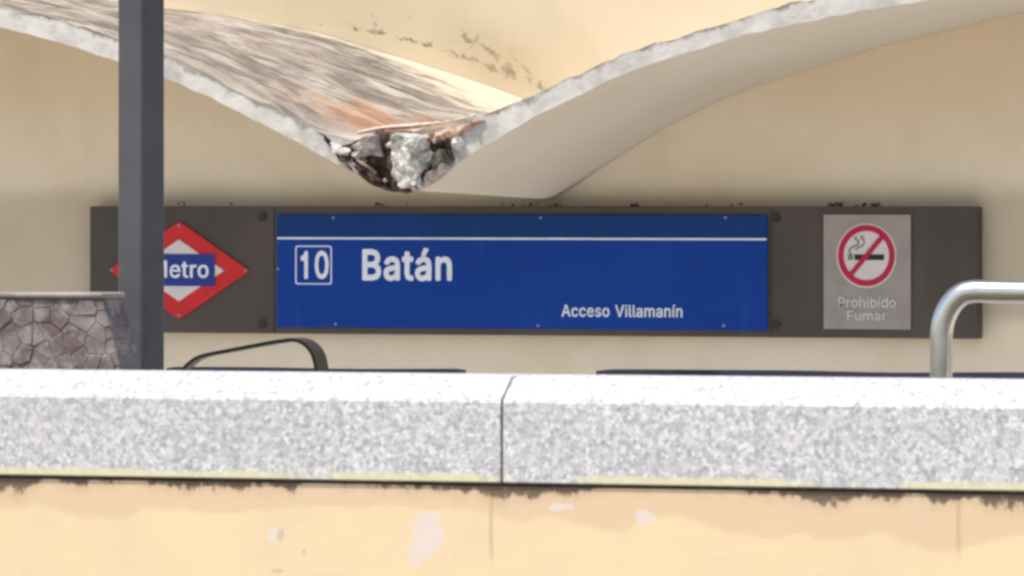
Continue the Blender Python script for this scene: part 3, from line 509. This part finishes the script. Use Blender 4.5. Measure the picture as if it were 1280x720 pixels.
def text(name, s, bbox, Y, mat, parent, off=.0, gap=1.0):
    """lettering filling the photo-pixel box (x0, ytop, x1, ybottom) on plane Y, one mesh per letter"""
    pen = 0; letters = []
    def area(q): return sum(q[i-1][2]*q[i][3]-q[i][2]*q[i-1][3] for i in range(len(q)))
    for ch in s:
        if ch == ' ': pen += .26; continue
        adv, sp = GLYPHS[ch]
        outs = [q for q in sp if area(q) < 0]; holes = [q for q in sp if area(q) > 0]; bm = bmesh.new()
        def loop(q):                              # sample the outline and fatten it by off along its normals
            pts = []
            for i in range(len(q)):
                p0, p1, p2, p3 = Vector(q[i-1][2:4]), Vector(q[i-1][4:6]), Vector(q[i][0:2]), Vector(q[i][2:4])
                straight = abs((p3-p0).cross(p1-p0)) < 2500 and abs((p3-p0).cross(p2-p0)) < 2500
                for k in range(1, 2 if straight else 6):
                    t = k/(1 if straight else 5); pts.append((p0*(1-t)**3+p1*3*t*(1-t)**2+p2*3*t*t*(1-t)+p3*t**3)/1000)
            pts = [p for i, p in enumerate(pts) if (p-pts[i-1]).length > .007]; out = []
            for i, p in enumerate(pts):
                e1, e2 = (p-pts[i-1]).normalized(), (pts[(i+1) % len(pts)]-p).normalized()
                n1, n2 = Vector((-e1.y, e1.x)), Vector((-e2.y, e2.x)); nn = n1+n2
                nn = nn.normalized() if nn.length > 1e-6 else n1
                out.append(p)
            return [Vector((p.x, p.y, 0)) for p in out]
        for oi, out in enumerate(outs):
            loops = [loop(q) for q in [out]+(holes if oi == 0 else [])]; flat = [p for l in loops for p in l]
            tris = [t for t in tessellate_polygon(loops) if len(set(t)) == 3]
            for kk in range(9):                   # heavier weight: the same outline laid down nine times, shifted
                ox, oy = (0, 0) if kk == 8 else (off*cos(kk*pi/4), off*sin(kk*pi/4))
                z = .02+.0011*kk+.0005*oi; fr = [bm.verts.new((p.x+ox, p.y+oy, z)) for p in flat]; bk = [bm.verts.new((p.x+ox, p.y+oy, -.02)) for p in flat]
                for t in tris: bm.faces.new([fr[i] for i in t])
                st = 0
                for l in loops:
                    m_ = len(l)
                    for i in range(m_): j = (i+1) % m_; bm.faces.new((fr[st+i], fr[st+j], bk[st+j], bk[st+i]))
                    st += m_
        for v in bm.verts: v.co.x += pen
        letters.append(bm); pen += adv/1000*gap+off*1.2
    xs = [v.co.x for l in letters for v in l.verts]; ys = [v.co.y for l in letters for v in l.verts]
    x0, x1, y0, y1 = min(xs), max(xs), min(ys), max(ys)
    X0_, X1_ = X(bbox[0], Y), X(bbox[2], Y); cx = (bbox[0]+bbox[2])/2; Z1, Z0 = Z(bbox[1], cx, Y), Z(bbox[3], cx, Y)
    for bm in letters:
        for v in bm.verts:
            x, y, z = v.co
            v.co = (X0_+(x-x0)/(x1-x0)*(X1_-X0_), Y-z*.075, Z0+(y-y0)/(y1-y0)*(Z1-Z0))
        me = bpy.data.meshes.new(name); bm.to_mesh(me); bm.free(); link(name, me, mat, parent)
text('letter', 'Batán', (453, 310, 565, 351.5), YS-.0145, M_white, bp, .022, 1)
text('letter', '10', (376, 313, 411, 349), YS-.0145, M_white, bp, .018, 1)
text('letter', 'Acceso Villamanín', (702, 380.5, 853, 396.5), YS-.0145, M_white, bp, .012, 1)
def rrect(x0, x1, z0, z1, r, n=5):
    out = []
    for cx, cz, a in ((x1-r, z1-r, 0), (x0+r, z1-r, pi/2), (x0+r, z0+r, pi), (x1-r, z0+r, 1.5*pi)):
        for k in range(n+1): out.append((cx+r*cos(a+pi/2*k/n), cz+r*sin(a+pi/2*k/n)))
    return out
def ring_prism(bm, outer, inner, y0, y1):
    n = len(outer)
    A = [[bm.verts.new((x, y, z)) for x, z in l] for l, y in ((outer, y0), (inner, y0), (outer, y1), (inner, y1))]
    for i in range(n):
        j = (i+1) % n
        bm.faces.new((A[0][i], A[0][j], A[1][j], A[1][i])); bm.faces.new((A[2][i], A[3][i], A[3][j], A[2][j]))
        bm.faces.new((A[0][i], A[2][i], A[2][j], A[0][j])); bm.faces.new((A[1][i], A[1][j], A[3][j], A[3][i]))
bm = bmesh.new(); th = .0062
x0, x1, z0, z1 = X(370.5), X(416), Z(355.5, 393), Z(307, 393)
ring_prism(bm, rrect(x0, x1, z0, z1, .014), rrect(x0+th, x1-th, z0+th, z1-th, .010), YS-.0155, YS-.0122)
from_bm('number_frame', bm, M_white, bp)

# red diamond emblem
ex, ez = 225, 338
def rh(hw, hh, dx=0): return [(X(ex-hw), Z(ez, ex)), (X(ex), Z(ez+hh, ex)), (X(ex+hw), Z(ez, ex)), (X(ex), Z(ez-hh, ex))]
bm = bmesh.new(); prism(bm, rh(88, 61), YS-.012, YS-.001); em = from_bm('metro_emblem', bm, M_red, SG)
bm = bmesh.new(); prism(bm, rh(56, 38.5), YS-.0155, YS-.0122); from_bm('white_diamond', bm, M_ringw, em)
boxo('blue_bar', (X(180), X(270), YS-.0185, YS-.0157, Z(357.5, ex), Z(317.5, ex)), M_navy, em)
text('letter', 'Metro', (189, 325.5, 261, 347.5), YS-.0205, M_white, em, .012, 1)
for px, py in ((ex-84, ez), (ex+83, ez), (ex, ez-56), (ex, ez+56)):
    bm = bmesh.new(); disc(bm, X(px), Z(py, ex), .008, YS-.016, YS-.0122, 10); from_bm('rivet', bm, M_rivet, em)

# no-smoking plate
pl = boxo('notice_plate', (X(1030), X(1139), YS-.010, YS-.001, Z(411.5, 1084), Z(268, 1084)), M_grey, SG, .003)
pcx, pcy = 1084, 319.5
def circ(r, n=48, ry=None): return [(X(pcx+r*cos(2*pi*k/n)), Z(pcy-(ry or r*1.08)*sin(2*pi*k/n), pcx)) for k in range(n)]
bm = bmesh.new(); prism(bm, circ(37.5), YS-.0125, YS-.0102); from_bm('white_disc', bm, M_ringw, pl)
bm = bmesh.new(); ring_prism(bm, circ(35.5), circ(28.5), YS-.0150, YS-.0127); from_bm('prohibition_ring', bm, M_ring, pl)
def quad(name, pts, y0, y1, mat, par):
    bm = bmesh.new(); prism(bm, [(X(a), Z(b, pcx)) for a, b in pts], y0, y1); return from_bm(name, bm, mat, par)
quad('cigarette', [(1069,318),(1106,318),(1106,325),(1069,325)], YS-.0148, YS-.0127, M_black, pl)
def pline(name, pts, wpx, y0, y1, mat, par):
    q = spl([(a, b, 0) for a, b in pts], 24); L, Rr = [], []
    for i, p in enumerate(q):
        t = (q[min(i+1, 23)]-q[max(i-1, 0)]).normalized(); nn = Vector((-t.y, t.x, 0))*wpx/2
        L.append(p+nn); Rr.append(p-nn)
    bm = bmesh.new()
    A = [[bm.verts.new((X(p.x), y, Z(p.y, pcx))) for p in l] for l in (L, Rr) for y in (y0, y1)]
    for i in range(23):
        bm.faces.new((A[0][i], A[0][i+1], A[2][i+1], A[2][i])); bm.faces.new((A[1][i], A[3][i], A[3][i+1], A[1][i+1]))
        bm.faces.new((A[0][i], A[1][i], A[1][i+1], A[0][i+1])); bm.faces.new((A[2][i], A[2][i+1], A[3][i+1], A[3][i]))
    return from_bm(name, bm, mat, par)
pline('smoke_wisp', [(1064,318),(1063,312),(1068,308),(1073,306),(1074,301),(1070,299),(1071,296)], 1.9, YS-.0148, YS-.0127, M_smoke, pl)
pline('smoke_wisp', [(1070,312),(1075,309),(1080,306),(1081,300),(1077,297),(1080,295)], 1.7, YS-.0148, YS-.0127, M_smoke, pl)
quad('ash_tip', [(1061,318),(1067,318),(1067,325),(1061,325)], YS-.0148, YS-.0127, M_smoke, pl)
quad('prohibition_bar', [(1062.5,341),(1066.5,345.5),(1106,298),(1102,293.5)], YS-.0172, YS-.0150, M_ring, pl)
text('letter', 'Prohibido', (1048, 371, 1120, 384.5), YS-.0120, M_ltxt, pl, .008, 1)
text('letter', 'Fumar', (1059, 388.5, 1108, 401), YS-.0120, M_ltxt, pl, .008, 1)
# leaf litter and grit lying along the board's top edge
bm = bmesh.new(); rnd = random.Random(3)
for cx, n, sp in ((1038, 26, 14), (1092, 12, 10), (1075, 10, 20), (790, 8, 6), (640, 10, 40), (690, 14, 12), (900, 8, 60), (480, 6, 60), (250, 5, 60)):
    for k in range(n):
        x = X(cx+rnd.gauss(0, sp*.5)); r = rnd.uniform(.004, .011); z = ztop+r*rnd.uniform(.3, 1.8); y = YS+rnd.uniform(.012, .07)
        v = [bm.verts.new((x+r*rnd.uniform(-1.4, 1.4), y+r*rnd.uniform(-1, 1), z+r*rnd.uniform(-1, 1))) for _ in range(5)]
        for f in ((0,1,2),(0,2,3),(0,3,4),(1,2,4),(2,3,4),(0,1,4)): bm.faces.new([v[i] for i in f])
lt = from_bm('leaf_litter', bm, plain('dry_leaf', (.085, .06, .04, 1), .9, var=.3)); lt['kind'] = 'stuff'
lt['label'] = 'dry leaf grit lying along the top edge of the brown sign board'; lt['category'] = 'leaf litter'

# ------------------------------------------------------------------ parapet with granite coping
zj = lambda py: P(640, py, YC).z
zt_f, zb_f = zj(500), zj(604)
ZT = CZ - .374
PW = thing('parapet_wall', 'cream yellow rendered parapet in front with speckled granite coping and black grime below it', 'wall', (-4.6, YC, 0))
bm = bmesh.new()                                  # body, face 2 cm behind the coping's
box(bm, -10.5, 5, YC+.009, YC+.24, 0, zb_f-.008)
from_bm('rendered_wall', bm, MP, PW)
boxo('bed_joint', (-10.5, 5, YC+.026, YC+.235, zb_f-.0078, zb_f+.0005), M_mortar, PW)
xj = P(627, 550, YC).x; LEN = 1.30; g = .003
prof = [(0, zb_f+.003), (0.004, zb_f+.0005), (.27, zb_f+.0005), (.275, zb_f+.006), (.275, ZT-.03), (.262, ZT-.006), (.24, ZT), (.085, ZT), (.068, ZT-.004), (.058, ZT-.010), (.012, zt_f+.006), (.004, zt_f+.001), (0, zt_f-.006)]
for k in range(-5, 6):
    bm = bmesh.new(); a, b = xj+k*LEN+g, xj+(k+1)*LEN-g
    jt = random.Random(k+20).uniform(-.0012, .0012)
    va = [bm.verts.new((a, YC+y+jt, z)) for y, z in prof]; vb = [bm.verts.new((b, YC+y+jt, z)) for y, z in prof]; n = len(prof)
    va2 = [bm.verts.new((a-.0, YC+y+jt, z)) for y, z in prof]
    fa = bm.faces.new(va); fb_ = bm.faces.new(vb[::-1])
    for v in va2: bm.verts.remove(v)
    for i in range(n): bm.faces.new((va[i], vb[i], vb[(i+1) % n], va[(i+1) % n]))
    es = [e for e in list(fa.edges)+list(fb_.edges)]
    bmesh.ops.bevel(bm, geom=es, offset=.0015, segments=1, affect='EDGES')
    from_bm('coping_stone', bm, MG, PW)
bm = bmesh.new(); mp = [(.007, zb_f+.004), (.268, zb_f+.004), (.268, ZT-.006), (.086, ZT-.004), (.060, ZT-.013), (.009, zt_f-.001)]
va = [bm.verts.new((xj-5*LEN, YC+y, z)) for y, z in mp]; vb = [bm.verts.new((xj+6*LEN, YC+y, z)) for y, z in mp]
bm.faces.new(va); bm.faces.new(vb[::-1])
for i in range(len(mp)): bm.faces.new((va[i], vb[i], vb[(i+1) % len(mp)], va[(i+1) % len(mp)]))
from_bm('joint_mortar', bm, plain('joint_mortar_grey', (.22, .20, .165, 1), .95), PW)

# ------------------------------------------------------------------ slate post
YP = 16.6
pc = P(176.5, 300, YP)
PO = thing('steel_post', 'dark slate grey square steel post rising in front of the red diamond emblem', 'post', (pc.x, pc.y, PIT))
half = (P(205, 300, YP)-P(148, 300, YP)).length/2
a = YAW + R(50)                                    # square tube turned so that two faces show
sd = 2*half*.985/(abs(cos(R(50)))+abs(sin(R(50))))
bm = bmesh.new(); r = .012; base = []
for cx, cy, s0 in ((sd/2-r, sd/2-r, 0), (-sd/2+r, sd/2-r, pi/2), (-sd/2+r, -sd/2+r, pi), (sd/2-r, -sd/2+r, 1.5*pi)):
    for k in range(6):
        x, y = cx+r*cos(s0+pi/2*k/5), cy+r*sin(s0+pi/2*k/5)
        base.append((pc.x+x*cos(a)-y*sin(a), pc.y+x*sin(a)+y*cos(a)))
lo = [bm.verts.new((x, y, PIT+.02)) for x, y in base]; hi = [bm.verts.new((x, y, 5.6)) for x, y in base]
bm.faces.new(lo[::-1]); bm.faces.new(hi)
for i in range(len(base)): bm.faces.new((lo[i], lo[(i+1)%len(base)], hi[(i+1)%len(base)], hi[i]))
from_bm('shaft', bm, M_post, PO)
boxo('base_plate', (pc.x-.13, pc.x+.13, pc.y-.13, pc.y+.13, PIT+.002, PIT+.019), M_post, PO, .003)

# ------------------------------------------------------------------ brushed-steel handrail, right
YH = 13.55
base_z = 0
def arc_path(pts, n=60): return [P(p.x, p.y, YH) for p in spl([(a, b, 0) for a, b in pts], n)]
h0 = P(1176.5, 470, YH)
HR = thing('steel_handrail', 'brushed stainless steel tube handrail bending to horizontal behind the parapet at right', 'handrail', (h0.x, YH, base_z))
s_ = (P(1190, 400, YH)-P(1163, 400, YH)).length/2
path = arc_path([(1176.5,520),(1176.5,440),(1177,415),(1181,396),(1190,379),(1203,367.5),(1219,364),(1240,364.4),(1330,365.6),(1500,368)], 90)
path = [Vector((path[0].x, path[0].y, base_z+.012))] + path
for p in path[1:3]: p.x = path[0].x
bm = bmesh.new(); tube(bm, path, s_*1.0, 28); from_bm('rail_tube', bm, M_steel, HR, True)
e = path[-1]
bm = bmesh.new(); tube(bm, [Vector((e.x-.05, YH, e.z-s_*.8)), Vector((e.x-.05, YH, base_z+.012))], s_*.95, 20); from_bm('upright', bm, M_steel, HR, True)
for xx in (path[0].x, e.x-.05):
    bm = bmesh.new(); tube(bm, [Vector((xx, YH, base_z+.002)), Vector((xx, YH, base_z+.011))], .055, 24); from_bm('base_flange', bm, M_steel, HR)

# ------------------------------------------------------------------ black flat-bar handrail, left
YB = 17.2
k0 = P(395, 460, YB)
BR = thing('black_handrail', 'black flat bar handrail sloping up to the right then bending down, below the diamond emblem', 'handrail', (k0.x, YB, PIT))
q = spl([(215,600,0),(218,500,0),(224,466,0),(233,454,0),(250,445,0),(290,437,0),(330,429.5,0),(352,426,0),(366,425,0),(378,429,0),(388,439,0),(393,452,0),(395,470,0),(396,520,0),(396,640,0)], 110)
bm = bmesh.new(); rows = []; WB = .088; TB = .0105
for i, p in enumerate(q):
    t = (q[min(i+1, 109)]-q[max(i-1, 0)]).normalized(); nrm = Vector((t.y, 0, t.x))   # x, z normal
    c = P(p.x, p.y, YB); hw = WB/2*min(1, .12+i/75)
    rows.append([bm.verts.new(c+nrm*s1*TB/2+Vector((0, s2*hw+WB/2, 0))) for s1, s2 in ((1, -1), (1, 1), (-1, 1), (-1, -1))])
for i in range(109):
    for k in range(4): bm.faces.new((rows[i][k], rows[i][(k+1)%4], rows[i+1][(k+1)%4], rows[i+1][k]))
bm.faces.new(rows[0]); bm.faces.new(rows[-1])
from_bm('flat_bar', bm, M_rail, BR)
for px in (215, 396):
    p = P(px, 600, YB); zt_ = P(px, 600 if px < 300 else 640, YB).z
    boxo('upright', (p.x-.02, p.x+.02, YB+.01, YB+.08, PIT+.002, zt_+.01), M_rail, BR, .003)

# ------------------------------------------------------------------ two dark railings whose top rails just clear the coping
def railing(x0p, x1p, yp, Y, label):
    a, b = P(x0p, yp, Y), P(x1p, yp, Y); zt_ = a.z if x0p > 0 else P(400, yp, Y).z
    T = thing('metal_railing', label, 'railing', ((a.x+b.x)/2, Y, PIT), 'dark railings in the sunken court')
    zt_ += .003
    bm = bmesh.new(); nseg = 40; rows = []
    for i in range(nseg+1):
        x = a.x+(b.x-a.x)*i/nseg; s_ = .004*mnoise.noise(Vector((x*2.3, 0, 0)))
        endr = .004 if i in (0, nseg) else 0
        rows.append([bm.verts.new((x, Y+yy, zt_+s_+zz)) for yy, zz in ((0, -.004-endr), (.05, -.004-endr), (.055, -.045+endr), (-.005, -.045+endr))])
    for i in range(nseg):
        for k in range(4): bm.faces.new((rows[i][k], rows[i][(k+1)%4], rows[i+1][(k+1)%4], rows[i+1][k]))
    bm.faces.new(rows[0]); bm.faces.new(rows[-1]); from_bm('top_rail', bm, M_dark, T)
    boxo('bottom_rail', (a.x+.02, b.x-.02, Y+.01, Y+.04, PIT+.12, PIT+.16), M_dark, T, .004)
    n = max(2, int((b.x-a.x)/1.0)+1)
    for i in range(n):
        x = a.x+.03+(b.x-a.x-.06)*i/(n-1); boxo('railing_post', (x-.02, x+.02, Y+.005, Y+.045, PIT+.002, zt_-.05), M_dark, T, .003)
    m = int((b.x-a.x)/.13)
    me = None
    for i in range(m):
        x = a.x+.1+i*.13
        if x > b.x-.05: break
        boxo('baluster', (x-.007, x+.007, Y+.018, Y+.032, PIT+.161, zt_-.046), M_dark, T)
railing(208, 575, 458, 18.2, 'dark metal railing with rounded end, left one of two, under the Batán lettering')
railing(745, 1420, 461, 18.2, 'dark metal railing passing behind the steel handrail, right one of two')

# ------------------------------------------------------------------ rough stone wall, left
YR = 15.2
zt_ = P(80, 366, YR).z
xe_t = P(131, 380, YR).x; xe_b = P(152, 460, YR).x; DW = .13
xl = P(-420, 400, YR).x
slope = (xe_b-xe_t)/(P(0, 460, YR).z-P(0, 380, YR).z)     # x per z (negative): the end batters outward
SW = thing('stone_wall', 'low rough brown stone wall with pale cap at left in front of the post', 'wall', ((xl+xe_t)/2, YR, 0))
xend = lambda z: xe_t + (z-P(0, 380, YR).z)*slope
zc = zt_-.015
bm = bmesh.new()
prism(bm, [(xl, 0.0), (xend(.3)-.012, 0.0), (xend(.3)-.012, .3), (xend(zc)-.012, zc-.001), (xl, zc-.001)], YR-.0005, YR+DW); from_bm('wall_core', bm, M_mortar, SW)
cx0 = xl; rc = random.Random(11)
while cx0 < xe_t-.02:
    L = rc.uniform(.30, .48); cx1 = min(cx0+L, xe_t)
    if xe_t-cx1 < .1: cx1 = xe_t
    bm = bmesh.new(); box(bm, cx0+.0015, cx1-.001, YR-.010, YR+DW+.012, zc, zt_+rc.uniform(-.002, .002), .007, 2)
    bmesh.ops.subdivide_edges(bm, edges=bm.edges, cuts=2)
    for v in bm.verts: v.co += Vector((0, .004*mnoise.noise(v.co*18), .005*mnoise.noise(v.co*14+Vector((9, 0, 0)))))
    from_bm('cap_slab', bm, M_capst, SW, True); cx0 = cx1
# rubble: each stone is one cell of an irregular tessellation of the wall face
rs = random.Random(5); seeds = []; zlo = 1.0
zz = zlo-.1; row = 0
while zz < zc+.1:
    xx = xl-.1+(row % 2)*.04
    while xx < xe_t+.30: seeds.append((xx+rs.uniform(-.02, .02), zz+rs.uniform(-.016, .016))); xx += rs.uniform(.034, .075)
    zz += .036; row += 1
def clip(poly, n, d):                             # keep the side n.p <= d
    out = []
    for i in range(len(poly)):
        a, b = poly[i-1], poly[i]; da, db = a[0]*n[0]+a[1]*n[1]-d, b[0]*n[0]+b[1]*n[1]-d
        if (da <= 0) != (db <= 0): t = da/(da-db); out.append((a[0]+(b[0]-a[0])*t, a[1]+(b[1]-a[1])*t))
        if db <= 0: out.append(b)
    return out
dz_ = zc-zlo
for sx, sz in seeds:
    poly = [(xl, zlo), (xend(zlo), zlo), (xend(zc), zc-.001), (xl, zc-.001)]
    for ox, oz in seeds:
        if (ox, oz) == (sx, sz) or abs(ox-sx) > .3 or abs(oz-sz) > .2: continue
        nx, nz = ox-sx, oz-sz; q_ = math.hypot(nx, nz); nx /= q_; nz /= q_
        poly = clip(poly, (nx, nz), nx*(sx+ox)/2+nz*(sz+oz)/2-.0004)
        if len(poly) < 3: break
    if len(poly) < 3: continue
    ar = abs(sum(poly[i-1][0]*poly[i][1]-poly[i][0]*poly[i-1][1] for i in range(len(poly))))/2
    if ar < 2e-4: continue
    bm = bmesh.new(); pr = rs.uniform(.0015, .006); deep = DW-.002 if max(p[0] for p in poly) > xend(sz)-.02 else .05
    prism(bm, poly, YR-pr, YR+deep)
    fr = [f for f in bm.faces if all(v.co.y < YR+.005 for v in f.verts)]
    bmesh.ops.bevel(bm, geom=list({e for f in fr for e in f.edges}), offset=.0022, segments=1, affect='EDGES', clamp_overlap=True)
    for v in bm.verts:
        if v.co.y < YR+.01: v.co.y += rs.uniform(-.0012, .0012)
    from_bm('stone', bm, M_stone, SW)
